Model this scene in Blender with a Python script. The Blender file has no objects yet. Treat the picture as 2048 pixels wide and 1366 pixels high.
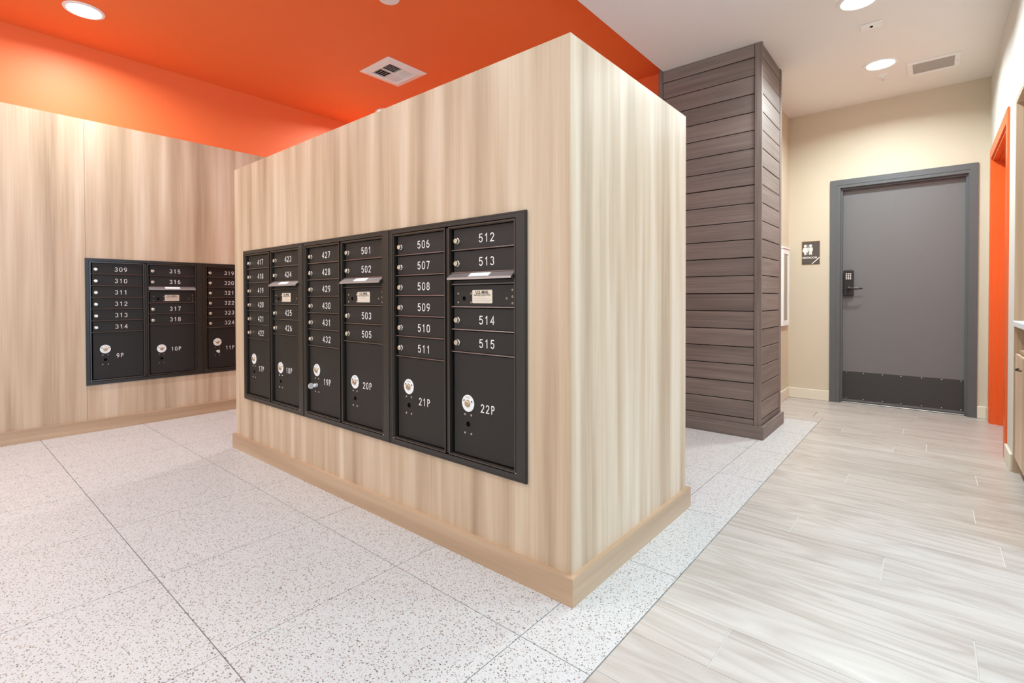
import bpy, bmesh, math, random
from mathutils import Vector, Matrix
random.seed(7)
S = bpy.context.scene
COL = S.collection

# ------------------------------------------------------------------ camera
def setup_camera():
    f, yaw, pitch, roll, cy = 996.2, 40.13, -0.692, -0.142, 607.3
    y, p, r = (math.radians(a) for a in (yaw, pitch, roll))
    F = Vector((-math.sin(y)*math.cos(p), math.cos(y)*math.cos(p), math.sin(p)))
    R = Vector((math.cos(y), math.sin(y), 0)); U = R.cross(F)
    R2 = R*math.cos(r) + U*math.sin(r); U2 = U*math.cos(r) - R*math.sin(r)
    cd = bpy.data.cameras.new('camera'); cd.sensor_fit = 'HORIZONTAL'; cd.sensor_width = 36
    cd.lens = 36*f/2048; cd.shift_y = (cy-683)/2048; cd.clip_start = .05
    co = bpy.data.objects.new('camera', cd); COL.objects.link(co)
    m = Matrix((R2, U2, -F)).transposed().to_4x4(); m.translation = (0, 0, 1.05)
    co.matrix_world = m; S.camera = co
setup_camera()
# ------------------------------------------------------------------ world, daylight, exposure
W = bpy.data.worlds.new('daylight'); S.world = W; W.use_nodes = True
W.node_tree.nodes['Background'].inputs[0].default_value = (.75, .86, 1, 1)
W.node_tree.nodes['Background'].inputs[1].default_value = 1.0
S.view_settings.view_transform = 'Standard'; S.view_settings.look = 'None'
S.view_settings.gamma = 1; S.view_settings.use_curve_mapping = False
S.view_settings.exposure = 0.24
def area_light(name, loc, rot, sx, sy, power, color, spread=180, shape='RECTANGLE'):
    l = bpy.data.lights.new(name, 'AREA'); l.shape = shape; l.size = sx; l.size_y = sy
    l.energy = power; l.color = color; l.spread = math.radians(spread)
    o = bpy.data.objects.new(name, l); COL.objects.link(o); o.location = loc; o.rotation_euler = rot
    return o
# daylight entering through the glazed opening in the wall right of the viewer
area_light('window_daylight', (3.46, 1.5, 1.5), (0, math.pi/2, 0), 2.3, 2.5, 114, (.44, .71, 1.0))
# diffuse fill added behind the viewer to lift the ceilings and island face
area_light('rear_fill_light', (-1.2, -3.15, 1.5), (math.pi/2, 0, 0), 6.4, 2.4, 62, (.80, .91, 1.0))
LAMP_COLOR = (.82, .955, 1.0)
LAMP_W = 17
# ------------------------------------------------------------------ calibrated layout (metres)
XR, YF, XL, YB, ZT = -.9404, 1.4262, -3.7499, 2.4616, 1.948     # mailbox island
LX, ZP, ZO, ZW = -5.064, 2.448, 3.028, 2.918                    # left wall panel, heights of panel / orange / white ceiling
DY, RX, WX, BWY, SX = 5.876, .375, -1.1535, 4.23, -1.714
CX0, CX1, CY0, CY1 = -1.75, -.957, 3.975, 4.60                  # clad column
YBACK, XWIN = -3.2, 3.5

# ------------------------------------------------------------------ materials
MATS = {}
def newmat(name):
    m = bpy.data.materials.new(name); m.use_nodes = True; MATS[name] = m
    nt = m.node_tree
    return m, nt, nt.nodes['Principled BSDF']
def srgb(r, g, b):
    def c(v):
        v /= 255
        return v/12.92 if v <= .04045 else ((v+.055)/1.055)**2.4
    return (c(r), c(g), c(b), 1)
def plain(name, col, rough=.5, metal=0, spec=.5, bump=0, bscale=200):
    m, nt, b = newmat(name)
    b.inputs['Base Color'].default_value = col; b.inputs['Roughness'].default_value = rough
    b.inputs['Metallic'].default_value = metal; b.inputs['Specular IOR Level'].default_value = spec
    if bump:
        g = nt.nodes.new('ShaderNodeNewGeometry'); n = nt.nodes.new('ShaderNodeTexNoise')
        n.inputs['Scale'].default_value = bscale; n.inputs['Detail'].default_value = 3
        nt.links.new(g.outputs['Position'], n.inputs['Vector'])
        bp = nt.nodes.new('ShaderNodeBump'); bp.inputs['Strength'].default_value = bump; bp.inputs['Distance'].default_value = .002
        nt.links.new(n.outputs['Fac'], bp.inputs['Height']); nt.links.new(bp.outputs['Normal'], b.inputs['Normal'])
    return m
def ramp(nt, stops):
    r = nt.nodes.new('ShaderNodeValToRGB'); e = r.color_ramp.elements
    while len(e) < len(stops): e.new(.5)
    for i, (p, c) in enumerate(stops): e[i].position = p; e[i].color = c
    return r
def mapped(nt, scale, use_random=False, src='Position'):
    g = nt.nodes.new('ShaderNodeNewGeometry'); v = g.outputs['Position']
    if use_random:
        oi = nt.nodes.new('ShaderNodeObjectInfo'); mu = nt.nodes.new('ShaderNodeMath'); mu.operation = 'MULTIPLY'
        mu.inputs[1].default_value = 37.0; nt.links.new(oi.outputs['Random'], mu.inputs[0])
        cb = nt.nodes.new('ShaderNodeCombineXYZ')
        for i in range(3): nt.links.new(mu.outputs[0], cb.inputs[i])
        ad = nt.nodes.new('ShaderNodeVectorMath'); ad.operation = 'ADD'
        nt.links.new(v, ad.inputs[0]); nt.links.new(cb.outputs[0], ad.inputs[1]); v = ad.outputs[0]
    mp = nt.nodes.new('ShaderNodeVectorMath'); mp.operation = 'MULTIPLY'; mp.inputs[1].default_value = scale
    nt.links.new(v, mp.inputs[0]); return mp.outputs[0]
def noise(nt, vec, scale=1, detail=2, rough=.5, dist=0):
    n = nt.nodes.new('ShaderNodeTexNoise'); n.inputs['Scale'].default_value = scale
    n.inputs['Detail'].default_value = detail; n.inputs['Roughness'].default_value = rough; n.inputs['Distortion'].default_value = dist
    nt.links.new(vec, n.inputs['Vector']); return n.outputs['Fac']
def math_(nt, op, a, b=None):
    m = nt.nodes.new('ShaderNodeMath'); m.operation = op
    for i, v in enumerate((a, b)):
        if v is None: continue
        if isinstance(v, (int, float)): m.inputs[i].default_value = v
        else: nt.links.new(v, m.inputs[i])
    return m.outputs[0]
def laminate(name, scale, c_dark, c_mid, c_light, fine=(260, 260, 2.2), rough=.42, rnd=False):
    """pale wood laminate: broad soft streaks plus fine pores along the grain"""
    m, nt, b = newmat(name)
    n1 = noise(nt, mapped(nt, scale, rnd), 1, 2, .5)
    n2 = noise(nt, mapped(nt, tuple(s*3.3 for s in scale), rnd), 1, 2, .5)
    n3 = noise(nt, mapped(nt, fine, rnd), 1, 2, .6)
    s = math_(nt, 'ADD', math_(nt, 'MULTIPLY', n1, .66), math_(nt, 'ADD', math_(nt, 'MULTIPLY', n2, .16), math_(nt, 'MULTIPLY', n3, .18)))
    r = ramp(nt, [(.32, c_dark), (.50, c_mid), (.68, c_light)])
    nt.links.new(s, r.inputs[0]); nt.links.new(r.outputs[0], b.inputs['Base Color'])
    b.inputs['Roughness'].default_value = rough; b.inputs['Specular IOR Level'].default_value = .35
    bp = nt.nodes.new('ShaderNodeBump'); bp.inputs['Strength'].default_value = .12; bp.inputs['Distance'].default_value = .001
    nt.links.new(n3, bp.inputs['Height']); nt.links.new(bp.outputs['Normal'], b.inputs['Normal'])
    return m
laminate('laminate', (9, 9, .42), srgb(164, 136, 109), srgb(196, 168, 139), srgb(219, 196, 171))
laminate('laminate_flat_x', (.55, 11, 11), srgb(166, 136, 108), srgb(182, 150, 120), srgb(198, 167, 137), fine=(2.2, 260, 260))
laminate('laminate_flat_y', (11, .55, 11), srgb(166, 136, 108), srgb(182, 150, 120), srgb(198, 167, 137), fine=(260, 2.2, 260))
plain('orange_paint', srgb(246, 116, 56), .55, bump=.15, bscale=350)
plain('orange_enamel', srgb(234, 98, 32), .32)
plain('white_ceiling_paint', srgb(240, 235, 229), .7, bump=.15, bscale=350)
plain('cream_paint', srgb(212, 197, 173), .6, bump=.1, bscale=300)
plain('cream_trim', srgb(230, 219, 198), .45)
plain('white_wall_paint', srgb(216, 211, 203), .6)
plain('white_metal', srgb(244, 242, 238), .4)
plain('grille', srgb(172, 166, 160), .6)
plain('dark_void', srgb(5, 5, 5), .9, spec=.05)
plain('slot_shadow', srgb(40, 28, 22), .7)
plain('grey_door', srgb(112, 109, 108), .5, bump=.25, bscale=420)
plain('grey_frame', srgb(92, 92, 92), .42)
plain('kick_plate', srgb(54, 51, 50), .42, bump=.1, bscale=60)
plain('mail_black', srgb(32, 27, 23), .42, spec=.4, bump=.45, bscale=650)
plain('mail_trim', srgb(42, 37, 33), .32, spec=.5, bump=.15, bscale=650)
plain('mail_frame', srgb(92, 85, 79), .28, metal=.85)
plain('key_silver', srgb(238, 230, 226), .35, metal=.25)
plain('flap_metal', srgb(178, 174, 172), .36, metal=.75)
plain('chrome', srgb(226, 222, 214), .16, metal=1)
plain('brass', srgb(232, 222, 204), .26, metal=.9)
plain('tan_brass', srgb(196, 168, 138), .38, metal=.8)
plain('mail_edge', srgb(112, 104, 98), .30, metal=.85)
plain('lock_white', srgb(236, 234, 230), .4)
plain('number_white', srgb(240, 232, 226), .5)
plain('sticker', srgb(226, 208, 186), .5)
plain('sticker_white', srgb(244, 246, 244), .4)
plain('ink', srgb(70, 58, 50), .6)
plain('ink_pale', srgb(180, 178, 174), .6)
plain('sign_brown', srgb(88, 78, 70), .45)
plain('sign_edge', srgb(150, 112, 62), .45)
plain('lock_bronze', srgb(58, 52, 50), .3, metal=.6)
plain('counter_white', srgb(236, 238, 240), .3)
plain('cabinet_inside', srgb(150, 98, 66), .6)
plain('handle_dark', srgb(60, 52, 48), .35, metal=.6)
plain('threshold', srgb(150, 146, 140), .35, metal=.7)
plain('grout', srgb(176, 168, 160), .8)
plain('plank_grout', srgb(212, 206, 198), .8)
plain('tan_board', srgb(196, 164, 132), .6)
def emissive(name, col, st):
    m, nt, b = newmat(name)
    b.inputs['Base Color'].default_value = (1, 1, 1, 1); b.inputs['Emission Color'].default_value = col
    b.inputs['Emission Strength'].default_value = st
emissive('lamp_lens', (1, .97, .93, 1), 9)
def glass():
    m, nt, b = newmat('clear_glass')
    b.inputs['Transmission Weight'].default_value = 1; b.inputs['Roughness'].default_value = .02
    b.inputs['IOR'].default_value = 1.45
glass()
def terrazzo():
    m, nt, b = newmat('terrazzo')
    v = mapped(nt, (1, 1, 1), True)
    col = None
    base = nt.nodes.new('ShaderNodeRGB'); base.outputs[0].default_value = srgb(204, 200, 197)
    cur = base.outputs[0]
    for sc, thr, stops in ((165, .80, [(0, srgb(120, 108, 98)), (.4, srgb(158, 140, 124)), (.7, srgb(150, 122, 98)), (.85, srgb(96, 88, 82))]),
                           (290, .66, [(0, srgb(150, 142, 136)), (.5, srgb(178, 166, 154)), (.8, srgb(130, 116, 104))]),
                           (95, .30, [(0, srgb(136, 122, 108)), (.5, srgb(170, 150, 130)), (.8, srgb(110, 100, 92))])):
        vo = nt.nodes.new('ShaderNodeTexVoronoi'); vo.inputs['Scale'].default_value = sc
        nt.links.new(v, vo.inputs['Vector'])
        sp = nt.nodes.new('ShaderNodeSeparateColor'); nt.links.new(vo.outputs['Color'], sp.inputs[0])
        rad = math_(nt, 'MULTIPLY', math_(nt, 'SUBTRACT', thr, sp.outputs[0]), .62)
        mask = math_(nt, 'LESS_THAN', vo.outputs['Distance'], rad)
        r = ramp(nt, stops); r.color_ramp.interpolation = 'CONSTANT'; nt.links.new(sp.outputs[1], r.inputs[0])
        mx = nt.nodes.new('ShaderNodeMix'); mx.data_type = 'RGBA'
        nt.links.new(mask, mx.inputs[0]); nt.links.new(cur, mx.inputs[6]); nt.links.new(r.outputs[0], mx.inputs[7]); cur = mx.outputs[2]
    nt.links.new(cur, b.inputs['Base Color']); b.inputs['Roughness'].default_value = .38
    b.inputs['Specular IOR Level'].default_value = .4
terrazzo()
def floor_plank():
    m, nt, b = newmat('plank_tile')
    v = mapped(nt, (1.1, 6.5, 1), True)
    n0 = noise(nt, v, 1, 2, .5, .4)
    rings = math_(nt, 'FRACT', math_(nt, 'MULTIPLY', n0, 9))
    tri = math_(nt, 'ABSOLUTE', math_(nt, 'SUBTRACT', rings, .5))
    n1 = noise(nt, mapped(nt, (2.2, 120, 1), True), 1, 3, .6)
    n2 = noise(nt, mapped(nt, (.8, 7, 1), True), 1, 2, .5)
    s = math_(nt, 'ADD', math_(nt, 'MULTIPLY', tri, .38), math_(nt, 'ADD', math_(nt, 'MULTIPLY', n1, .26), math_(nt, 'MULTIPLY', n2, .48)))
    r = ramp(nt, [(.28, srgb(168, 155, 144)), (.46, srgb(186, 175, 165)), (.66, srgb(199, 190, 181))])
    nt.links.new(s, r.inputs[0])
    oi = nt.nodes.new('ShaderNodeObjectInfo')
    hs = nt.nodes.new('ShaderNodeHueSaturation')
    nt.links.new(math_(nt, 'ADD', math_(nt, 'MULTIPLY', oi.outputs['Random'], .10), .95), hs.inputs['Value'])
    nt.links.new(r.outputs[0], hs.inputs['Color']); nt.links.new(hs.outputs[0], b.inputs['Base Color'])
    b.inputs['Roughness'].default_value = .36; b.inputs['Specular IOR Level'].default_value = .45
    bp = nt.nodes.new('ShaderNodeBump'); bp.inputs['Strength'].default_value = .15; bp.inputs['Distance'].default_value = .001
    nt.links.new(n1, bp.inputs['Height']); nt.links.new(bp.outputs['Normal'], b.inputs['Normal'])
floor_plank()
def stained(name, fine, mid):
    """grey-brown stained softwood, grain along the board"""
    m, nt, b = newmat(name)
    n1 = noise(nt, mapped(nt, fine, True), 1, 4, .65, .3)
    n2 = noise(nt, mapped(nt, mid, True), 1, 2, .5)
    s = math_(nt, 'ADD', math_(nt, 'MULTIPLY', n1, .6), math_(nt, 'MULTIPLY', n2, .4))
    r = ramp(nt, [(.25, srgb(100, 88, 82)), (.5, srgb(130, 115, 107)), (.75, srgb(154, 138, 128))])
    nt.links.new(s, r.inputs[0])
    oi = nt.nodes.new('ShaderNodeObjectInfo'); hs = nt.nodes.new('ShaderNodeHueSaturation')
    nt.links.new(math_(nt, 'ADD', math_(nt, 'MULTIPLY', oi.outputs['Random'], .22), .86), hs.inputs['Value'])
    nt.links.new(r.outputs[0], hs.inputs['Color']); nt.links.new(hs.outputs[0], b.inputs['Base Color'])
    b.inputs['Roughness'].default_value = .5; b.inputs['Specular IOR Level'].default_value = .4
    bp = nt.nodes.new('ShaderNodeBump'); bp.inputs['Strength'].default_value = .6; bp.inputs['Distance'].default_value = .002
    nt.links.new(n1, bp.inputs['Height']); nt.links.new(bp.outputs['Normal'], b.inputs['Normal'])
stained('stained_wood', (1.2, 1.2, 150), (1.6, 1.6, 22))
stained('stained_wood_upright', (110, 110, 2.2), (16, 16, 2.5))

# ------------------------------------------------------------------ mesh helpers
def bbox(bm, x0, x1, y0, y1, z0, z1, bevel=0, seg=1):
    vs = [bm.verts.new((x, y, z)) for x in (x0, x1) for y in (y0, y1) for z in (z0, z1)]
    fs = []
    for q in ((0, 1, 3, 2), (4, 6, 7, 5), (0, 4, 5, 1), (2, 3, 7, 6), (0, 2, 6, 4), (1, 5, 7, 3)):
        fs.append(bm.faces.new([vs[i] for i in q]))
    if bevel:
        es = list({e for f in fs for e in f.edges})
        bmesh.ops.bevel(bm, geom=es, offset=bevel, segments=seg, affect='EDGES', profile=.5)
def prism(bm, pts, a0, a1, axis):
    """closed outline pts (2-D) extruded from a0 to a1 along axis"""
    def P(p, a):
        return {'x': (a, p[0], p[1]), 'y': (p[0], a, p[1]), 'z': (p[0], p[1], a)}[axis]
    A = [bm.verts.new(P(p, a0)) for p in pts]; B = [bm.verts.new(P(p, a1)) for p in pts]
    bm.faces.new(A); bm.faces.new(B[::-1]); n = len(pts)
    for i in range(n): bm.faces.new((A[i], B[i], B[(i+1) % n], A[(i+1) % n]))
def lathe(bm, prof, c, axis='y', n=24, cap=True):
    """profile of (radius, along) revolved about axis through c; along grows with the axis"""
    rings = []
    for r, a in prof:
        ring = []
        for i in range(n):
            t = 2*math.pi*i/n; u, v = r*math.cos(t), r*math.sin(t)
            p = {'y': (c[0]+u, c[1]+a, c[2]+v), 'z': (c[0]+u, c[1]+v, c[2]+a), 'x': (c[0]+a, c[1]+u, c[2]+v)}[axis]
            ring.append(bm.verts.new(p))
        rings.append(ring)
    for a, b in zip(rings, rings[1:]):
        for i in range(n): bm.faces.new((a[i], a[(i+1) % n], b[(i+1) % n], b[i]))
    if cap: bm.faces.new(rings[0]); bm.faces.new(rings[-1][::-1])
def ring_xz(bm, o, i, y0, y1):
    """rectangular ring in the x-z plane with mitred corners; o, i = (x0,x1,z0,z1)"""
    def c(r, y): return [bm.verts.new(p) for p in ((r[0], y, r[2]), (r[1], y, r[2]), (r[1], y, r[3]), (r[0], y, r[3]))]
    of, inf, ob, ib = c(o, y0), c(i, y0), c(o, y1), c(i, y1)
    for k in range(4):
        j = (k+1) % 4
        bm.faces.new((of[k], of[j], inf[j], inf[k])); bm.faces.new((ob[k], ib[k], ib[j], ob[j]))
        bm.faces.new((of[k], ob[k], ob[j], of[j])); bm.faces.new((inf[k], inf[j], ib[j], ib[k]))
def slab_hole(bm, axis, a0, a1, r, holes):
    """wall slab spanning a0..a1 along axis, rectangle r = (u0,u1,z0,z1), rectangular holes cut out"""
    us = sorted({r[0], r[1], *[h[0] for h in holes], *[h[1] for h in holes]})
    zs = sorted({r[2], r[3], *[h[2] for h in holes], *[h[3] for h in holes]})
    for u0, u1 in zip(us, us[1:]):
        z_start = None
        for z0, z1 in zip(zs, zs[1:]):
            mu, mz = (u0+u1)/2, (z0+z1)/2
            solid = not any(h[0] < mu < h[1] and h[2] < mz < h[3] for h in holes)
            if solid and z_start is None: z_start = z0
            if (not solid) and z_start is not None:
                _sb(bm, axis, a0, a1, u0, u1, z_start, z0); z_start = None
        if z_start is not None: _sb(bm, axis, a0, a1, u0, u1, z_start, zs[-1])
def _sb(bm, axis, a0, a1, u0, u1, z0, z1):
    if axis == 'x': bbox(bm, a0, a1, u0, u1, z0, z1)
    else: bbox(bm, u0, u1, a0, a1, z0, z1)
def link_mesh(name, me, parent=None):
    o = bpy.data.objects.new(name, me); COL.objects.link(o)
    if parent is not None: o.parent = parent
    return o
def obj(name, fn, mat, parent=None, smooth=False):
    bm = bmesh.new(); fn(bm)
    bmesh.ops.recalc_face_normals(bm, faces=bm.faces)
    me = bpy.data.meshes.new(name); bm.to_mesh(me); bm.free()
    me.materials.append(MATS[mat])
    if smooth:
        for p in me.polygons: p.use_smooth = True
        me.set_sharp_from_angle(angle=math.radians(35))
    return link_mesh(name, me, parent)
def box(name, x0, x1, y0, y1, z0, z1, mat, parent=None, bevel=0):
    return obj(name, lambda bm: bbox(bm, x0, x1, y0, y1, z0, z1, bevel), mat, parent)
def thing(name, loc, label, cat, rz=0, group=None):
    o = bpy.data.objects.new(name, None); COL.objects.link(o); o.location = loc; o.rotation_euler = (0, 0, rz)
    o.empty_display_size = .1
    return tag(o, label, cat, group)
def tag(o, label, cat, group=None):
    o['label'] = label; o['category'] = cat
    if group: o['group'] = group
    return o
def struct(o, label=None):
    o['kind'] = 'structure'
    if label: o['label'] = label
    return o
def text_mesh(txt, size, bold=0, extrude=.0004):
    cu = bpy.data.curves.new('lettering', 'FONT'); cu.body = txt; cu.size = size; cu.extrude = extrude; cu.offset = bold
    cu.align_x = 'CENTER'; cu.align_y = 'CENTER'
    t = bpy.data.objects.new('lettering', cu); COL.objects.link(t)
    bpy.context.view_layer.update()
    me = bpy.data.meshes.new_from_object(t); bpy.data.objects.remove(t)
    me.transform(Matrix.Rotation(math.pi/2, 4, 'X'))      # reads towards -Y
    return me
def text(name, txt, size, at, mat, parent, bold=0, sx=1):
    me = text_mesh(txt, size, bold); me.transform(Matrix.Diagonal((sx, 1, 1, 1))); me.transform(Matrix.Translation(at))
    me.materials.clear(); me.materials.append(MATS[mat]); return link_mesh(name, me, parent)
# engraved single-stroke numerals
def arc(cx, cy, rx, ry, a0, a1, n=14):
    return [(cx+rx*math.cos(math.radians(a0+(a1-a0)*i/n)), cy+ry*math.sin(math.radians(a0+(a1-a0)*i/n))) for i in range(n+1)]
GL = {
 '0': [arc(.3, .72, .26, .28, 0, 180) + arc(.3, .28, .26, .28, 180, 360) + [(.56, .72)]],
 '1': [[(.14, .80), (.34, 1), (.34, 0)]],
 '2': [arc(.3, .72, .25, .28, 165, -25) + [(.04, 0), (.57, 0)]],
 '3': [arc(.29, .76, .23, .24, 150, -85), arc(.29, .27, .26, .27, 85, -155)],
 '4': [[(.44, 0), (.44, 1), (.02, .30), (.60, .30)]],
 '5': [[(.52, 1), (.12, 1), (.07, .55)] + arc(.29, .32, .26, .32, 128, -150)],
 '6': [arc(.46, .40, .42, .60, 100, 180) + arc(.3, .30, .26, .30, 180, 540)],
 '7': [[(.05, 1), (.56, 1), (.22, 0)]],
 '8': [arc(.3, .76, .22, .24, -90, 270), arc(.3, .26, .26, .26, 90, 450)],
 '9': [arc(.14, .60, .42, .60, -80, 0) + arc(.3, .70, .26, .30, 0, 360)],
 'P': [[(.10, 0), (.10, 1), (.34, 1)] + arc(.34, .75, .22, .25, 90, -90) + [(.10, .50)]],
}
def stroke(bm, pts, w, y0, y1):
    pts = [Vector(p) for p in pts]; n = len(pts); L = []; R = []
    for i, p in enumerate(pts):
        a = (p-pts[i-1]) if i else None; b = (pts[i+1]-p) if i < n-1 else None
        d1 = (a or b).normalized(); d2 = (b or a).normalized()
        n1 = Vector((-d1.y, d1.x)); n2 = Vector((-d2.y, d2.x)); m = (n1+n2)
        m = n1 if m.length < .2 else m.normalized()
        k = w/2/max(.45, m.dot(n1))
        e = p + (d1*w*.4 if i == n-1 else (-d2*w*.4 if i == 0 else Vector((0, 0))))
        L.append(e+m*k); R.append(e-m*k)
    V = [[bm.verts.new((q.x, y, q.y)) for q in S_] for S_ in (L, R) for y in (y0, y1)]
    lf, lb, rf, rb = V
    for i in range(n-1):
        bm.faces.new((lf[i], rf[i], rf[i+1], lf[i+1])); bm.faces.new((lf[i], lf[i+1], lb[i+1], lb[i])); bm.faces.new((rf[i], rb[i], rb[i+1], rf[i+1]))
def numeral(txt, x, z, y, h, parent, center=True, w=.0037, sq=.62):
    """engraved number, x is its centre (or left edge), z its middle, y the door face"""
    adv = h*(sq+.36); tot = adv*(len(txt)-1)+h*sq
    x0 = x-tot/2 if center else x
    def f(bm):
        for i, ch in enumerate(txt):
            for pl in GL[ch]:
                stroke(bm, [(x0+i*adv+a*h*sq/.6, z-h/2+c*h) for a, c in pl], w, y-.0006, y+.0004)
    return obj('number', f, 'number_white', parent)

# ------------------------------------------------------------------ floor
floor = struct(box('floor', -5.25, 3.7, -3.35, 6.1, -.06, -.006, 'grout'), 'pale speckled tile and wood-look plank floor')
box('plank_bed', -.7165, 3.6, -3.3, 6.05, -.0062, -.0022, 'plank_grout', floor)
TX, TY, TP = -.970, 1.187, .6275
def cut_tiles():
    xs = [TX-TP*k for k in range(8)]
    for kx in range(-1, 7):
        x1 = -.7205 if kx == -1 else TX-TP*kx
        x0 = TX-TP*(kx+1)
        if x0 < LX+.005: x0 = LX+.005
        if x1 <= x0: continue
        for ky in range(-5, 6):
            y0 = TY+TP*ky; y1 = y0+TP
            if y1 > 4.838: y1 = 4.838
            if y0 >= 4.80: continue
            if y0 > BWY and x1 < WX: continue
            g = .0016
            box('tile', x0+g, x1-g, y0+g, y1-g, -.0058, 0, 'terrazzo', floor)
cut_tiles()
PP, PY0, PL = .2125, 1.427, 1.252
JOINT = {0: -.48, 1: .45, 2: .105, 3: .46, 4: -.14, 5: -.482, 6: .225, 7: .47, 8: .161, 9: -.37, 10: .45, 11: .201, 12: .47,
         13: -.196, 14: -.023, 15: -.535, 16: -.164, 17: .46, 18: -.315, 19: -.096, 20: -.535}
def lay_planks():
    for k in range(-22, 22):
        y0 = PY0+PP*k; y1 = min(y0+PP, 5.93)
        j = JOINT.get(k, .45+((k*.417) % .06))
        left = -.7175 if y0 < 4.75 else WX+.004
        if 4.75 <= y0 < 4.84: left = -.7175
        if left > -.8 and y1 > 4.9:
            box('plank', WX+.004, -.7195, 4.8405, y1-.0007, -.0055, 0, 'plank_tile', floor)
        right = 3.48 if y0 < 2.75 else (1.0 if y0 < 4.3 else .50)
        j -= PL*math.ceil((j-left)/PL)
        x = j
        while x < right:
            a, b = max(x, left), min(x+PL, right)
            if b-a > .02:
                box('plank', a+(.0020 if a > left else 0), b-.0020, y0+.0007, y1-.0007, -.0055, 0, 'plank_tile', floor)
            x += PL
lay_planks()

# ------------------------------------------------------------------ walls and ceilings
MW = .82                                   # width of one mailbox unit
LM0, LMZ0, LMZ1 = .826, .3675, 1.3690       # unit group on the left wall
hole_l = (LM0+.006, LM0+2*MW-.006, LMZ0+.006, LMZ1-.006)
wl = struct(obj('wall_left', lambda bm: slab_hole(bm, 'x', -5.25, LX-.020, (-3.3, BWY+.1, 0, ZO), [hole_l]), 'orange_paint'), 'orange painted left wall above wood panels')
def lpanel(y0, y1, z0, z1):
    box('wood_panel', LX-.0198, LX, y0+.0006, y1-.0006, z0, z1, 'laminate', wl, .0006)
lpanel(-3.2, -1.66, .0, ZP); lpanel(-1.66, -.417, 0, ZP); lpanel(-.417, LM0+.006, 0, ZP)
lpanel(LM0+.006, hole_l[1], hole_l[3], ZP); lpanel(LM0+.006, hole_l[1], 0, hole_l[2]); lpanel(hole_l[1], BWY, 0, ZP)
struct(box('baseboard_left', LX, LX+.02, -3.2, BWY, 0, .0963, 'laminate_flat_y', None, .001))
struct(box('wall_back', -5.084, CX0, BWY, BWY+.12, 0, ZO, 'orange_paint'))
struct(obj('wall_side', lambda bm: bbox(bm, WX-.12, WX, CY1, DY+.02, 0, ZW), 'cream_paint'))
DX0, DX1, DZ = -.700, .243, 2.125           # rough opening of the grey door
struct(obj('wall_far', lambda bm: slab_hole(bm, 'y', DY, DY+.14, (WX-.12, RX+.14, 0, ZW), [(DX0, DX1, 0, DZ)]), 'cream_paint'))
OY0, OY1, OZ = 4.555, 5.70, 2.20            # orange framed doorway in the right wall
NY0, NY1, NZ = 3.25, 4.207, 2.214           # cabinet niche
struct(obj('wall_right', lambda bm: slab_hole(bm, 'x', RX, RX+.14, (2.9, DY, 0, ZW), [(OY0, OY1, 0, OZ), (NY0, NY1, 0, NZ)]), 'white_wall_paint'))
struct(box('wall_return', RX+.14, XWIN, 2.9, 3.02, 0, ZW, 'white_wall_paint'))
WIN = (.1, 2.8, .25, 2.6)
struct(obj('wall_window', lambda bm: slab_hole(bm, 'x', XWIN, XWIN+.16, (-3.3, 3.02, 0, ZW), [WIN]), 'white_wall_paint'))
FILL_WIN = (-4.5, 2.1, .2, 2.75)  # invented opening in the unseen rear wall, goes with the added fill
struct(obj('wall_rear', lambda bm: slab_hole(bm, 'y', -3.32, YBACK, (-5.25, XWIN+.16, 0, ZO), [FILL_WIN]), 'white_wall_paint'))
def window():
    w = struct(obj('window_1', lambda bm: [bbox(bm, XWIN+.03, XWIN+.09, WIN[0]+a, WIN[0]+b, WIN[2]+c, WIN[2]+d) for a, b, c, d in
        ((0, .06, 0, 2.35), (2.64, 2.70, 0, 2.35), (.06, 2.64, 0, .06), (.06, 2.64, 2.29, 2.35), (1.32, 1.38, .06, 2.29))], 'grey_frame'))
    for a, b in ((.06, 1.32), (1.38, 2.64)):
        box('pane', XWIN+.055, XWIN+.062, WIN[0]+a, WIN[0]+b, WIN[2]+.06, WIN[2]+2.29, 'clear_glass', w)
    n, x0, x1, z0, z1 = 5, *FILL_WIN; dx = (x1-x0)/n
    def fr(bm):
        for k in range(n+1):
            c = x0+.03+k*(x1-x0-.06)/n; bbox(bm, c-.03, c+.03, -3.29, -3.23, z0, z1)
        for a in (z0, z1-.06):
            for k in range(n):
                c0 = x0+.03+k*(x1-x0-.06)/n; c1 = c0+(x1-x0-.06)/n; bbox(bm, c0+.03, c1-.03, -3.29, -3.23, a, a+.06)
    w2 = struct(obj('fill_window', fr, 'grey_frame'))  # made-up glazing out of view, added around the rear fill light
    for k in range(n):
        c0 = x0+.03+k*(x1-x0-.06)/n; c1 = c0+(x1-x0-.06)/n
        box('pane', c0+.03, c1-.03, -3.263, -3.257, z0+.06, z1-.06, 'clear_glass', w2)
window()
struct(box('ceiling', SX, XWIN+.16, -3.3, DY+.02, ZW, 3.16, 'white_ceiling_paint'), 'white painted ceiling over the hallway')
struct(box('ceiling', -5.25, SX, -3.3, BWY+.1, ZO, 3.16, 'orange_paint'), 'orange painted ceiling over the mailboxes')
BBH, BBT = .105, .014
def skirting(name, *b):
    struct(box(name, *b, 'cream_trim', None, .004))
skirting('baseboard_far', WX, -.784, DY-BBT, DY, 0, BBH)
skirting('baseboard_far', .302, RX-BBT, DY-BBT, DY, 0, BBH)
skirting('baseboard_side', WX, WX+BBT, CY1+.03, DY-BBT, 0, BBH)
skirting('baseboard_right', RX-BBT, RX, 5.765, DY, 0, BBH)
skirting('baseboard_right', RX-BBT, RX, NY1, 4.487, 0, BBH)
skirting('baseboard_right', RX-BBT, RX, 2.9, NY0, 0, BBH)

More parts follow.
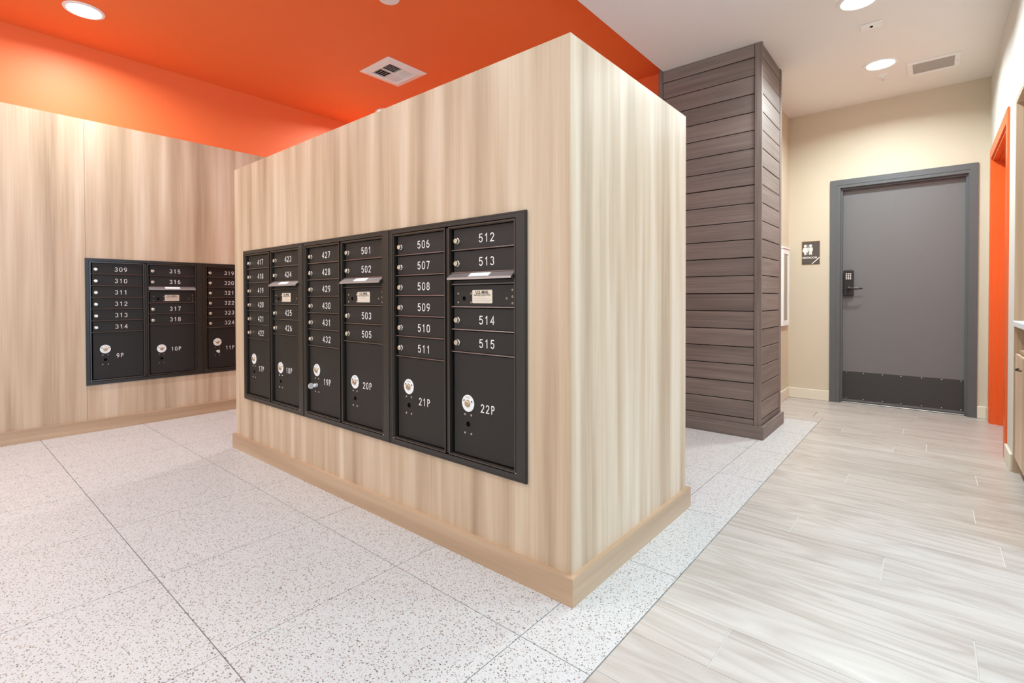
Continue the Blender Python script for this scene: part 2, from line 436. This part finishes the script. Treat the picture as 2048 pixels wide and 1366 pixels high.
# ------------------------------------------------------------------ mailbox island
def island():
    t = thing('mailbox_island', ((XL+XR)/2, (YF+YB)/2, 0), 'freestanding pale wood laminate block holding the six-column wall of black mailboxes', 'island')
    ox, oy = (XL+XR)/2, (YF+YB)/2
    def b(n, x0, x1, y0, y1, z0, z1, m, bev=.0008): return box(n, x0-ox, x1-ox, y0-oy, y1-oy, z0, z1, m, t, bev)
    hx0, hx1, hz0, hz1 = -3.587+.006, -3.587+3*MW-.006, LMZ0+.006, LMZ1-.006
    o = obj('panel', lambda bm: slab_hole(bm, 'y', YF-oy, YF+.02-oy, (XL-ox, XR-ox, 0, ZT), [(hx0-ox, hx1-ox, hz0, hz1)]), 'laminate', t)
    o['label'] = 'long laminate face around the mailboxes'
    b('panel', XR-.02, XR, YF+.02, YB-.02, 0, ZT, 'laminate', .0004)['label'] = 'end face in pale laminate'
    b('panel', XL, XR, YB-.02, YB, 0, ZT, 'laminate', .0004); b('panel', XL, XL+.02, YF+.02, YB-.02, 0, ZT, 'laminate', .0004)
    b('top', XL+.02, XR-.02, YF+.02, YB-.02, ZT-.03, ZT-.001, 'laminate_flat_x')
    T, H = .02, .0965
    def mit(pts, m):
        o = obj('baseboard', lambda bm: prism(bm, [(x-ox, y-oy) for x, y in pts], 0, H, 'z'), m, t)
    a0, a1, c0, c1 = XL-T, XR+T, YF-T, YB+T
    mit([(a0, c0), (a1, c0), (XR, YF), (XL, YF)], 'laminate_flat_x'); mit([(a1, c0), (a1, c1), (XR, YB), (XR, YF)], 'laminate_flat_y')
    mit([(a1, c1), (a0, c1), (XL, YB), (XR, YB)], 'laminate_flat_x'); mit([(a0, c1), (a0, c0), (XL, YF), (XL, YB)], 'laminate_flat_y')
island()

# ------------------------------------------------------------------ mailbox units
C1, C2 = (.036, .376), (.414, .759)
ZB, ZTOP, PITCH = .405, 1.335, .0928
FR = -.010                                   # front of the trim, relative to the wall face
DR = .006                                    # front of the recessed doors
CACHE = {}
def shared(key, name, fn, mat, parent, loc, smooth=False):
    if key not in CACHE:
        o = obj(name, fn, mat, parent, smooth); CACHE[key] = o.data
    else: o = link_mesh(name, CACHE[key], parent)
    o.location = loc; return o
def door_mesh(bm, w, h):
    bbox(bm, .010, w-.0015, 0, .012, .0065, h-.0015, .001)
def lip_mesh(bm, w):
    prism(bm, [(-.0065, .0012), (-.0075, .0022), (-.0062, .0058), (.004, .0064), (.004, .0005), (-.0055, .0005)], .0005, w-.0005, 'x')   # turned metal lip along the lower edge
def lock_mesh(bm):
    lathe(bm, [(.0125, 0), (.0125, -.002), (.0105, -.003), (.0105, -.013), (.009, -.0145), (.004, -.0145), (.004, -.0125)], (0, 0, 0), 'y', 18)
def holes(bm, pts, r):
    for x, z, k in pts: lathe(bm, [(r*k, .0002), (r*k, -.0004)], (x, 0, z), 'y', 12)
def unit(loc, rz, names, label, keys=()):
    t = thing('mailbox_unit', loc, label, 'mailboxes', rz, 'mailbox units')
    body = obj('cabinet_body', lambda bm: [bbox(bm, .012, MW-.012, .055, .12, LMZ0+.012, LMZ1-.012)], 'dark_void', t)
    obj('trim', lambda bm: [ring_xz(bm, (.0008, MW-.0008, LMZ0, LMZ1), (.0240, MW-.0490, .3930, 1.3470), FR, .02),
                            ring_xz(bm, (.004, MW-.004, LMZ0+.003, LMZ1-.003), (.008, MW-.008, LMZ0+.007, LMZ1-.007), FR-.0015, FR+.002)], 'mail_trim', t)
    for cx_ in (.0285, MW-.0515): obj('corner_clip', lambda bm: bbox(bm, cx_-.003, cx_+.003, FR-.001, FR+.004, .3945, .3985, .0008), 'chrome', t)
    obj('mullion', lambda bm: bbox(bm, .386, .4045, -.004, .05, .3965, 1.3435, .003), 'mail_trim', t)
    for ci, ((x0, x1), rows) in enumerate(zip((C1, C2), names)):
        obj('column_frame', lambda bm: [ring_xz(bm, (x0-.0085, x1+.0085, ZB-.0085, ZTOP+.0085), (x0-.003, x1+.003, ZB-.003, ZTOP+.003), -.009, .055),
                                        ring_xz(bm, (x0-.003, x1+.003, ZB-.003, ZTOP+.003), (x0, x1, ZB, ZTOP), -.004, .05)], 'mail_frame', t)
        w = x1-x0
        def mailbox(z, n):
            d = shared(('door', ci), 'door', lambda bm: door_mesh(bm, w, PITCH), 'mail_black', t, (x0, DR, z))
            shared(('lip', ci), 'door_lip', lambda bm: lip_mesh(bm, w), 'mail_edge', d, (0, 0, 0))
            shared('lock', 'lock', lock_mesh, 'brass', d, (.032, 0, PITCH/2-.005), True)
            if n: numeral(n, w/2+.023, PITCH/2-.002, 0, .031, d)
        def parcel(z1, n, lz):
            h = z1-ZB
            d = shared(('parcel', ci), 'parcel_door', lambda bm: [bbox(bm, .010, w-.0015, 0, .012, .003, h-.0015, .001)], 'mail_black', t, (x0, DR, ZB))
            lx = .087 if ci == 0 else .091
            L = shared('plock', 'parcel_lock', lambda bm: lathe(bm, [(.0345, 0), (.0345, -.0016), (.0335, -.0024), (.014, -.0024)], (0, 0, 0), 'y', 32), 'lock_white', d, (lx, 0, lz-ZB), True)
            key = 'pcyl'
            c = shared(key, 'cylinder', lambda bm: lathe(bm, [(.0145, 0), (.0145, -.006), (.012, -.010), (.010, -.0115), (.002, -.0115), (.002, -.010)], (0, 0, 0), 'y', 20), 'tan_brass', d, (lx, 0, lz-ZB), True)
            for A in (.35, math.pi-.5): shared(('pmark', A), 'arrow_mark', lambda bm: [prism(bm, [(.0215*math.cos(a-.13), .0215*math.sin(a-.13)), (.0275*math.cos(a-.13), .0275*math.sin(a-.13)),
                     (.0275*math.cos(a+.2), .0275*math.sin(a+.2)), (.0215*math.cos(a+.2), .0215*math.sin(a+.2))], -.0030, -.0022, 'y') for a in (A,)], 'ink', d, (lx, 0, lz-ZB))
            if 'popen' not in CACHE:
                me = text_mesh('OPEN', .0105); me.transform(Matrix.Translation((0, -.0026, .0235))); me.materials.clear(); me.materials.append(MATS['ink_pale']); CACHE['popen'] = me
            o = link_mesh('lettering', CACHE['popen'], d); o.location = (lx, 0, lz-ZB)
            shared('phole', 'key_hole', lambda bm: holes(bm, [(0, -.085, 1)], .0115), 'dark_void', d, (lx, 0, lz-ZB))
            shared('pholer', 'hole_rim', lambda bm: lathe(bm, [(.0128, .0001), (.0128, -.0008), (.0115, -.0008), (.0115, .0001)], (0, 0, -.085), 'y', 18, False), 'mail_trim', d, (lx, 0, lz-ZB))
            for dx in (-.018, .018):
                for dz in (-.0465, -.122):
                    shared('rivet', 'rivet', lambda bm: lathe(bm, [(.0046, .0001), (.0042, -.0012), (.0022, -.0012), (.0018, .0001)], (0, 0, 0), 'y', 10), 'chrome', d, (lx+dx, 0, lz-ZB+dz))
            if n: numeral(n, (lx+.072), lz-ZB+(-.058 if ci == 0 else -.010), 0, .030, d, False, sq=.56)
        if ci == 0:
            for k in range(6): mailbox(ZTOP-PITCH*(k+1), rows[k])
            parcel(ZTOP-6*PITCH, rows[6], .645)
        else:
            for k in range(2): mailbox(ZTOP-PITCH*(k+1), rows[k])
            zs = ZTOP-2*PITCH
            # outgoing mail slot: dark throat, hood sticking out, plate below
            shared('throat', 'slot_throat', lambda bm: [bbox(bm, .004, w-.004, .018, .024, .003, .045), bbox(bm, .004, w-.004, 0, .018, .001, .020, .001)], 'mail_black', t, (x0, DR, zs-.0475))
            def hood(bm):
                pts = [(-.004, .0), (.001, .004), (-.031, -.0165), (-.032, -.0255), (-.029, -.0255), (-.0285, -.018), (-.004, -.004)]
                pts = [(.004, .002), (-.004, .003), (-.030, -.0165), (-.031, -.0250), (-.0285, -.0250), (-.0275, -.0180), (-.004, -.001), (.004, -.001)]
                prism(bm, pts, -.001, w+.001, 'x')
            h = shared('hood', 'slot_flap', hood, 'flap_metal', t, (x0, DR, zs-.001)); h['label'] = 'silvery sloping mail slot flap'
            def flab(bm):
                d = Vector((-.026, -.0195)).normalized(); nrm = Vector((d.y, -d.x))
                if nrm.y < 0: nrm = -nrm
                a = Vector((-.004, .003))+d*.004; b_ = Vector((-.004, .003))+d*.028
                q = [a, b_, b_+nrm*.0006, a+nrm*.0006]
                prism(bm, [(p.x, p.y) for p in q], w*.34, w*.66, 'x')
            shared('flab', 'label_strip', flab, 'sticker_white', h, (0, 0, 0))
            for sx_ in (-1, 1):
                shared(('ear', sx_), 'flap_bracket', lambda bm: prism(bm, [(.004, -.002), (-.022, -.018), (-.010, -.040), (.004, -.040)], (.0 if sx_ < 0 else w-.003), (.003 if sx_ < 0 else w), 'x'), 'mail_trim', t, (x0, DR, zs-.001))
            zp = zs-.0475-PITCH
            d = shared('usps', 'service_plate', lambda bm: [bbox(bm, .010, w-.0015, 0, .012, .0065, PITCH-.0015, .001)], 'mail_black', t, (x0, DR, zp))
            shared(('lip', ci), 'door_lip', lambda bm: lip_mesh(bm, w), 'mail_edge', d, (0, 0, 0))
            shared(('lip', ci), 'slot_sill', lambda bm: lip_mesh(bm, w), 'mail_edge', t, (x0, DR, zp+PITCH))
            s = shared('stk', 'sticker', lambda bm: prism(bm, rrect(.117, .019, .226, .072, .004), -.0006, .0002, 'y'), 'sticker', d, (0, 0, 0)); s['label'] = 'cream U.S. MAIL sticker'
            if 'stxt' not in CACHE:
                me = text_mesh('U.S. MAIL', .0175, .0003); me.transform(Matrix.Translation((.1715, -.0010, .0620))); me.materials.clear(); me.materials.append(MATS['ink']); CACHE['stxt'] = me
                me = text_mesh('Approved by Postmaster General', .0066); me.transform(Matrix.Translation((.1715, -.0010, .0520))); me.materials.clear(); me.materials.append(MATS['ink']); CACHE['stx2'] = me
            link_mesh('lettering', CACHE['stxt'], s); link_mesh('lettering', CACHE['stx2'], s)
            shared('stl', 'fine_print', lambda bm: [bbox(bm, a, b_, -.0009, -.0004, z_, z_+.0016) for a, b_, z_ in ((.152, .188, .0445), (.125, .198, .0365), (.122, .220, .0300), (.126, .165, .0235), (.172, .214, .0235))], 'ink_pale', s, (0, 0, 0))
            shared('uh', 'key_hole', lambda bm: holes(bm, [(.070, .038, 1)], .0095), 'dark_void', d, (0, 0, 0))
            for px, pz in ((.036, .058), (.036, .022), (.110, .058), (.110, .022), (.300, .038), (.329, .070), (.329, .045), (.329, .020)):
                shared('rivet', 'rivet', None, 'chrome', d, (px, 0, pz)) if 'rivet' in CACHE else None
            for k in range(2): mailbox(zp-PITCH*(k+1), rows[2+k])
            parcel(zp-2*PITCH, rows[4], .620)
    return t
def rrect(x0, z0, x1, z1, r):
    p = []
    for cx, cz, a in ((x1-r, z1-r, 0), (x0+r, z1-r, 90), (x0+r, z0+r, 180), (x1-r, z0+r, 270)):
        p += arc(cx, cz, r, r, a, a+90, 4)
    return p
IX = -3.587
unit((IX, YF, 0), 0, (['417', '418', '419', '420', '421', '422', '17P'], ['423', '424', '425', '426', '18P']), 'black mailbox unit numbered 417 to 426 at the left end of the wooden island')
unit((IX+MW, YF, 0), 0, (['427', '428', '429', '430', '431', '432', '19P'], ['501', '502', '503', '505', '20P']), 'black mailbox unit numbered 427 to 505, middle one on the wooden island')
unit((IX+2*MW, YF, 0), 0, (['506', '507', '508', '509', '510', '511', '21P'], ['512', '513', '514', '515', '22P']), 'large black mailbox unit numbered 506 to 515 nearest the island corner')
unit((LX, LM0, 0), math.pi/2, (['309', '310', '311', '312', '313', '314', '9P'], ['315', '316', '317', '318', '10P']), 'black mailbox unit numbered 309 to 318 set in the left wood wall')
unit((LX, LM0+MW, 0), math.pi/2, (['319', '320', '321', '322', '323', '324', '11P'], [None]*5), 'black mailbox unit numbered 319 to 324, half hidden behind the wooden island', 26)
def parcel_key(loc, rz, label):
    t = thing('parcel_key', loc, label, 'key', rz, 'keys left in parcel lockers')
    obj('barrel', lambda bm: lathe(bm, [(.0105, .002), (.0105, -.016), (.009, -.018), (.003, -.018)], (0, 0, 0), 'y', 16), 'key_silver', t, True)
    obj('blade', lambda bm: bbox(bm, -.0012, .0012, -.026, -.016, -.004, .004, .0004), 'key_silver', t)
    obj('bow', lambda bm: [lathe(bm, [(.010, -.002), (0.016, -.002), (0.016, 0.002), (.010, 0.002)], (0, -.036, 0), 'x', 20, False), lathe(bm, [(.0101, -.0011), (.0101, .0011)], (0, -.036, 0), 'x', 20)], 'key_silver', t, True)
parcel_key((IX+MW+C1[0]+.087, YF+DR, .560), 0, 'small silver key sticking out of parcel locker 19P')
parcel_key((LX-DR, LM0+MW+C1[0]+.087, .560), math.pi/2, 'small silver key sticking out of parcel locker 11P')

# ------------------------------------------------------------------ wood clad column
def column():
    t = thing('clad_column', (CX1-.4, CY0+.3, 0), 'tall square column clad in dark grey-brown horizontal boards behind the island', 'column')
    ox, oy = CX1-.4, CY0+.3
    def b(n, x0, x1, y0, y1, z0, z1, m, bev=.0015):
        return box(n, x0-ox, x1-ox, y0-oy, y1-oy, z0, z1, m, t, bev)
    b('core', CX0+.02, CX1-.022, CY0+.022, CY1-.002, 0, ZW-.001, 'dark_void', 0)
    zs = [.0] + [.139+.13405*k for k in range(21)] + [ZW-.001]
    for i, (z0, z1) in enumerate(zip(zs, zs[1:])):
        d = random.uniform(0, .003)
        b('plank', -1.7125, -1.0095, CY0+.004+d, CY0+.022, z0+.003, z1-.003, 'stained_wood', .002)
    for i, (z0, z1) in enumerate(zip(zs, zs[1:])):
        d = random.uniform(0, .003)
        b('plank', CX1-.022, CX1-.004-d, CY0+.0225, 4.552, z0+.003, z1-.003, 'stained_wood', .002)
    b('corner_trim', -1.0065, CX1, CY0, CY0+.0215, 0, ZW-.001, 'stained_wood_upright')
    b('corner_trim', CX0, SX-.001, CY0, CY0+.03, 0, ZO-.001, 'stained_wood_upright')
    b('corner_trim', CX1-.022, CX1, 4.555, CY1, 0, ZW-.001, 'stained_wood_upright')
    def mit(pts): obj('baseboard', lambda bm: prism(bm, [(x-ox, y-oy) for x, y in pts], 0, .0955, 'z'), 'stained_wood', t)
    T = .02
    mit([(CX0, CY0-T), (CX1+T, CY0-T), (CX1+.0005, CY0-.0005), (CX0, CY0-.0005)])
    mit([(CX1+T, CY0-T), (CX1+T, CY1+T), (CX1+.0005, CY1+T), (CX1+.0005, CY0-.0005)])
column()

# ------------------------------------------------------------------ grey restroom door
def grey_door():
    o0, o1, oz = -.782, .300, 2.203
    i0, i1, iz = -.690, .233, 2.115
    d = struct(obj('door_1', lambda bm: bbox(bm, i0+.004, i1-.004, DY+.062, DY+.106, .012, iz-.004, .002), 'grey_door'), 'dark grey restroom door with black kick plate')
    def frame(bm):
        def U(a0, a1, az, b0, b1, bz, y0, y1):
            bbox(bm, a0, b0, y0, y1, 0, az); bbox(bm, b1, a1, y0, y1, 0, az); bbox(bm, b0, b1, y0, y1, bz, az)
        U(o0, o1, oz, o0+.052, o1-.052, oz-.052, DY-.016, DY+.0)
        U(o0+.049, o1-.049, oz-.049, i0-.008, i1+.008, iz+.008, DY-.012, DY+.0)
        U(DX0+.001, DX1-.001, DZ-.001, i0-.004, i1+.004, iz+.004, DY, DY+.13)
        U(i0-.005, i1+.005, iz+.005, i0+.010, i1-.010, iz-.010, DY+.020, DY+.055)
    obj('door_frame', frame, 'grey_frame', d)
    k = box('kick_plate', i0+.012, i1-.012, DY+.0595, DY+.0620, .035, .310, 'kick_plate', d, .0006)
    for px in (.03, .17, .32, .46, .61, .75, .88):
        for pz in (.045, .300):
            obj('screw', lambda bm: lathe(bm, [(.005, 0), (.004, -.0015), (.0005, -.0015)], (i0+.012+px, DY+.0595, pz), 'y', 8), 'chrome', k)
    struct(box('threshold', i0, i1, DY+.03, DY+.12, 0, .010, 'threshold', d, .003))
    lx0, lx1, lz0, lz1 = -.687, -.597, 1.058, 1.313
    lx0, lx1 = -.674, -.590
    L = obj('lock_case', lambda bm: [prism(bm, [(x, z) for x, z in rrect(lx0, lz0, lx1, lz1, .014)], DY+.030, DY+.062, 'y')], 'lock_bronze', d)
    m = L.modifiers.new('bevel', 'BEVEL'); m.width = .006; m.segments = 3; m.limit_method = 'ANGLE'
    for r in range(4):
        for c in range(3):
            box('key_button', lx0+.021+c*.0165, lx0+.032+c*.0165, DY+.026, DY+.031, 1.272-r*.0165, 1.282-r*.0165, 'number_white', L, .001)
    hx = lx0+.045
    H = obj('lever', lambda bm: [lathe(bm, [(.020, .0), (.020, -.010), (.013, -.014), (.013, -.052), (.012, -.056)], (hx, DY+.030, 1.130), 'y', 18)], 'lock_bronze', L, True)
    def lev(bm):
        pr = [(hx-.014, -.026, .013), (hx+.02, -.030, .013), (hx+.07, -.030, .010), (hx+.105, -.026, .008), (hx+.118, -.022, .006)]
        rings = []
        for x, y, r in pr:
            rings.append([bm.verts.new((x, DY+y+.55*r*math.cos(a), 1.130+r*math.sin(a))) for a in [2*math.pi*k/12 for k in range(12)]])
        for a, b_ in zip(rings, rings[1:]):
            for k in range(12): bm.faces.new((a[k], a[(k+1) % 12], b_[(k+1) % 12], b_[k]))
        bm.faces.new(rings[0]); bm.faces.new(rings[-1][::-1])
    obj('lever_arm', lev, 'lock_bronze', L, True)
grey_door()

# ------------------------------------------------------------------ restroom sign
def sign():
    x0, x1, z0, z1 = -1.029, -.870, 1.384, 1.619
    t = tag(box('restroom_sign', x0, x1, DY-.006, DY, z0, z1, 'sign_edge', None, .001), 'small brown RESTROOM sign with figures on the cream wall beside the grey door', 'sign')
    box('face', x0+.004, x1-.004, DY-.0085, DY-.006, z0+.004, z1-.004, 'sign_brown', t, .0005)
    y0, y1 = DY-.0105, DY-.0085
    def fig(bm, cx, woman):
        zt = z1-.046
        lathe(bm, [(.0135, 0), (.0135, .002)], (cx, y0, zt), 'y', 16)
        if woman:
            prism(bm, [(cx-.010, zt-.017), (cx+.010, zt-.017), (cx+.021, zt-.066), (cx+.010, zt-.066), (cx+.009, zt-.092), (cx-.009, zt-.092), (cx-.010, zt-.066), (cx-.021, zt-.066)], y0, y1, 'y')
            for s in (-1, 1): prism(bm, [(cx+s*.011, zt-.018), (cx+s*.019, zt-.023), (cx+s*.026, zt-.058), (cx+s*.020, zt-.060)], y0, y1, 'y')
        else:
            prism(bm, [(cx-.012, zt-.017), (cx+.012, zt-.017), (cx+.0125, zt-.092), (cx+.0015, zt-.092), (cx+.0008, zt-.060), (cx-.0008, zt-.060), (cx-.0015, zt-.092), (cx-.0125, zt-.092)], y0, y1, 'y')
            for s in (-1, 1): prism(bm, [(cx+s*.0135, zt-.017), (cx+s*.020, zt-.021), (cx+s*.020, zt-.056), (cx+s*.0145, zt-.056)], y0, y1, 'y')
    obj('woman_figure', lambda bm: fig(bm, x0+.031, True), 'number_white', t)
    obj('man_figure', lambda bm: fig(bm, x0+.078, False), 'number_white', t)
    box('divider', x0+.0525, x0+.0565, y0, y1, z1-.134, z1-.034, 'number_white', t)
    text('lettering', 'RESTROOM', .0255, (x0+.070, y0+.001, z0+.066), 'number_white', t, .0007, .98)
    obj('stripe', lambda bm: prism(bm, [(x1-.004, z0+.072), (x1-.004, z0+.060), (x1-.062, z0+.004), (x1-.073, z0+.004)], y0, y1, 'y'), 'number_white', t)
sign()

# ------------------------------------------------------------------ extinguisher cabinet on the short side wall
def ext_cabinet():
    t = thing('extinguisher_cabinet', (WX, 5.68, .76), 'white framed wall cabinet peeking out behind the dark column', 'wall cabinet')
    y0, y1, z1 = -.15, .127, .775
    obj('cabinet_frame', lambda bm: [bbox(bm, 0, .022, y0+a, y0+b, c, d, .002) for a, b, c, d in ((0, .045, 0, z1), (y1-y0-.045, y1-y0, 0, z1), (.045, y1-y0-.045, 0, .05), (.045, y1-y0-.045, z1-.05, z1))], 'white_metal', t)
    box('back_board', .0, .006, y0+.045, y1-.045, .05, z1-.05, 'tan_board', t)
    box('pane', .012, .015, y0+.0452, y1-.0452, .0502, z1-.0502, 'clear_glass', t)
    box('cap_rail', -.0, .030, y0-.006, y1+.006, z1, z1+.018, 'white_metal', t, .003)
ext_cabinet()

# ------------------------------------------------------------------ orange door in the right wall
def orange_door():
    d = struct(obj('door_2', lambda bm: bbox(bm, RX+.085, RX+.125, OY0+.045, OY1-.045, .01, OZ-.045, .002), 'orange_enamel'), 'bright orange door and frame in the right wall')
    def frame(bm):
        def U(a0, a1, az, b0, b1, bz, x0, x1):
            bbox(bm, x0, x1, a0, b0, 0, az); bbox(bm, x0, x1, b1, a1, 0, az); bbox(bm, x0, x1, b0, b1, bz, az)
        U(4.487, 5.765, 2.262, OY0+.02, OY1-.02, OZ-.02, RX-.012, RX)
        U(OY0+.001, OY1-.001, OZ-.001, OY0+.04, OY1-.04, OZ-.04, RX, RX+.138)
        U(OY0+.04, OY1-.04, OZ-.04, OY0+.056, OY1-.056, OZ-.056, RX+.040, RX+.084)
    obj('door_frame', frame, 'orange_enamel', d)
orange_door()

# ------------------------------------------------------------------ cabinet niche at the right edge
def niche():
    t = struct(obj('trim_1', lambda bm: [bbox(bm, RX+.001, RX+.62, NY1-.020, NY1-.001, 0, NZ-.001), bbox(bm, RX+.001, RX+.62, NY0+.001, NY0+.020, 0, NZ-.001),
               bbox(bm, RX+.001, RX+.62, NY0+.020, NY1-.020, NZ-.021, NZ-.001), bbox(bm, RX+.60, RX+.62, NY0+.020, NY1-.020, 0, NZ-.021)], 'laminate'), 'wood laminate lining of the cabinet niche')
    y0, y1 = NY0+.022, NY1-.022
    c = thing('base_cabinet', (RX+.3, (y0+y1)/2, 0), 'wood base cabinet with open shelf under the white counter at right edge', 'cabinet')
    ox, oy = RX+.3, (y0+y1)/2
    fx = RX+.022
    def b(n, xa, xb, ya, yb, za, zb, m, p=c, bev=.001): return box(n, xa-ox, xb-ox, ya-oy, yb-oy, za, zb, m, p, bev)
    b('side_panel', fx, RX+.59, y1-.020, y1, .09, .872, 'laminate'); b('side_panel', fx, RX+.59, y0, y0+.020, .09, .872, 'laminate')
    b('back_panel', RX+.575, RX+.59, y0+.020, y1-.020, .09, .872, 'cabinet_inside')
    b('shelf', fx, RX+.575, y0+.020, y1-.020, .715, .735, 'laminate_flat_y'); b('shelf', fx+.02, RX+.575, y0+.020, y1-.020, .09, .108, 'laminate_flat_y')
    b('toe_kick', fx+.05, fx+.065, y0, y1, 0, .09, 'laminate_flat_y')
    ym = (y0+y1)/2
    for a, e in ((y0+.022, ym-.002), (ym+.002, y1-.022)):
        d = b('door', fx-.018, fx, a, e, .095, .712, 'laminate')
        hy = e-.23 if e > ym+.1 else a+.23
        hc = .64
        def hd(bm):
            pts = [(-.018, -.05), (-.030, -.044), (-.040, 0), (-.030, .044), (-.018, .05)]
            rings = [[bm.verts.new((fx+px-ox, hy+py-oy+.004*math.cos(q), hc+.004*math.sin(q))) for q in [2*math.pi*k/8 for k in range(8)]] for px, py in pts]
            for A, B in zip(rings, rings[1:]):
                for k in range(8): bm.faces.new((A[k], A[(k+1) % 8], B[(k+1) % 8], B[k]))
            bm.faces.new(rings[0]); bm.faces.new(rings[-1][::-1])
        obj('handle', hd, 'handle_dark', d, True)
    tag(box('countertop', RX-.008, RX+.597, y0, y1, .874, .906, 'counter_white', None, .003), 'white countertop slab on the wood cabinet at the right edge', 'countertop')
niche()

# ------------------------------------------------------------------ ceiling fittings
def downlight(x, y, z, label, power=None, r=.092, spread=165):
    t = thing('recessed_downlight', (x, y, z), label, 'ceiling light', 0, 'recessed downlights')
    obj('trim_ring', lambda bm: lathe(bm, [(r+.022, 0), (r+.020, -.006), (r+.004, -.009), (r, -.006), (r, 0)], (0, 0, 0), 'z', 40, False), 'white_metal', t, True)
    obj('lens', lambda bm: lathe(bm, [(r, -.003), (r*.6, -.0045), (r*.02, -.005)], (0, 0, 0), 'z', 32, False), 'lamp_lens', t, True)
    l = area_light('lamp', (0, 0, -.012), (0, 0, 0), 2*r*.95, 2*r*.95, power or LAMP_W, LAMP_COLOR, spread, 'DISK'); l.parent = t
downlight(-4.458, .742, ZO, 'bright round downlight in orange ceiling near left wall, top left of photo', 21)
downlight(-4.46, 3.22, ZO, 'round downlight in orange ceiling hidden behind the wooden island', 26)
downlight(-4.458, -1.45, ZO, 'round downlight in orange ceiling near left wall, behind the viewer', 24)
downlight(-2.5, .10, ZO, 'round downlight in orange ceiling in front of the island mailboxes', 18)
downlight(-2.5, -1.7, ZO, 'round downlight in orange ceiling farthest from the island', 26)
downlight(-.326, 4.98, ZW, 'round downlight in white ceiling nearest the grey door', 28, spread=155)
downlight(-.365, 3.828, ZW, 'round downlight in white ceiling cut by the top edge of the photo', 28, spread=155)
downlight(-.36, 1.95, ZW, 'round downlight in white ceiling beside the island end', 9)
downlight(-.36, .1, ZW, 'round downlight in white ceiling above the viewer', 9)
downlight(1.6, .8, ZW, 'round downlight in white ceiling near the window', 22)
def vent():
    t = thing('ceiling_vent', (-3.62, 2.69, ZO), 'square white air diffuser with four louver quadrants in orange ceiling', 'vent')
    R, I = .204, .128
    def fr(bm):
        def c(r, z): return [bm.verts.new(p) for p in ((-r, -r, z), (r, -r, z), (r, r, z), (-r, r, z))]
        rs = [c(R, 0), c(R, -.006), c(I+.012, -.020), c(I, -.012), c(I, 0)]
        for a, b in zip(rs, rs[1:]):
            for k in range(4): bm.faces.new((a[k], a[(k+1) % 4], b[(k+1) % 4], b[k]))
    obj('vent_frame', fr, 'white_metal', t)
    box('vent_throat', -I, I, -I, I, -.0015, -.0005, 'slot_shadow', t)
    # four pinwheel quadrants, each blowing its own way
    for qx, qy, along_x, run in ((1, 0, False, -.016), (0, 0, True, .016), (1, 1, True, -.016), (0, 1, False, .016)):
        x0, y0 = (-I if qx == 0 else .004), (-I if qy == 0 else .004); w = I-.004
        for k in range(5):
            s = (k+.5)/5*w
            def sl(bm):
                pts = [(s-run/2-.0012, -.016), (s-run/2+.0012, -.016), (s+run/2+.0012, -.0025), (s+run/2-.0012, -.0025)]
                if along_x: prism(bm, [(y0+p, z) for p, z in pts], x0, x0+w, 'x')
                else: prism(bm, [(x0+p, z) for p, z in pts], y0, y0+w, 'y')
            obj('louver', sl, 'white_metal', t)
    obj('divider', lambda bm: [bbox(bm, -I, I, -.003, .003, -.016, -.002), bbox(bm, -.003, .003, -I, -.003, -.016, -.002), bbox(bm, -.003, .003, .003, I, -.016, -.002)], 'white_metal', t)
vent()
tag(obj('sprinkler_cover', lambda bm: lathe(bm, [(.070, 0), (.070, -.003), (.064, -.008), (.005, -.010)], (-2.753, 2.011, ZO), 'z', 36), 'white_metal', None, True), 'plain white round cover plate in orange ceiling at the top edge', 'cover plate')
def speaker():
    t = thing('ceiling_grille', (-.002, 5.266, ZW), 'square white framed grey ceiling grille beside the hallway downlight', 'grille')
    obj('grille_frame', lambda bm: [bbox(bm, -.163, .163, -.151, -.117, -.010, 0, .002), bbox(bm, -.163, .163, .117, .151, -.010, 0, .002), bbox(bm, -.163, -.128, -.117, .117, -.010, 0, .002), bbox(bm, .128, .163, -.117, .117, -.010, 0, .002)], 'white_metal', t)
    box('grille_mesh', -.128, .128, -.117, .117, -.004, -.001, 'grille', t)
    for x in (-.146, .146): obj('screw', lambda bm: lathe(bm, [(.004, -.010), (.003, -.0115), (.0005, -.0115)], (x, 0, 0), 'z', 8), 'grille', t)
speaker()
def sensor():
    t = thing('ceiling_sensor', (-.329, 4.233, ZW), 'small rectangular white plate with dark dot in white ceiling', 'sensor')
    box('plate', -.063, .063, -.043, .043, -.010, 0, 'white_metal', t, .003)
    obj('eye', lambda bm: lathe(bm, [(.010, -.010), (.008, -.014), (.001, -.015)], (0, .0, 0), 'z', 14), 'dark_void', t)
sensor()
def sprinkler():
    t = thing('fire_sprinkler', (-.326, 5.25, ZW), 'tiny sprinkler head hanging below the hallway downlight', 'sprinkler')
    obj('escutcheon', lambda bm: lathe(bm, [(.036, 0), (.032, -.007), (.012, -.009), (.010, -.024), (.003, -.026)], (0, 0, 0), 'z', 20), 'white_metal', t, True)
    obj('deflector', lambda bm: [lathe(bm, [(.003, -.026), (.003, -.040), (.013, -.041), (.013, -.043), (.001, -.043)], (0, 0, 0), 'z', 14)], 'chrome', t)
sprinkler()
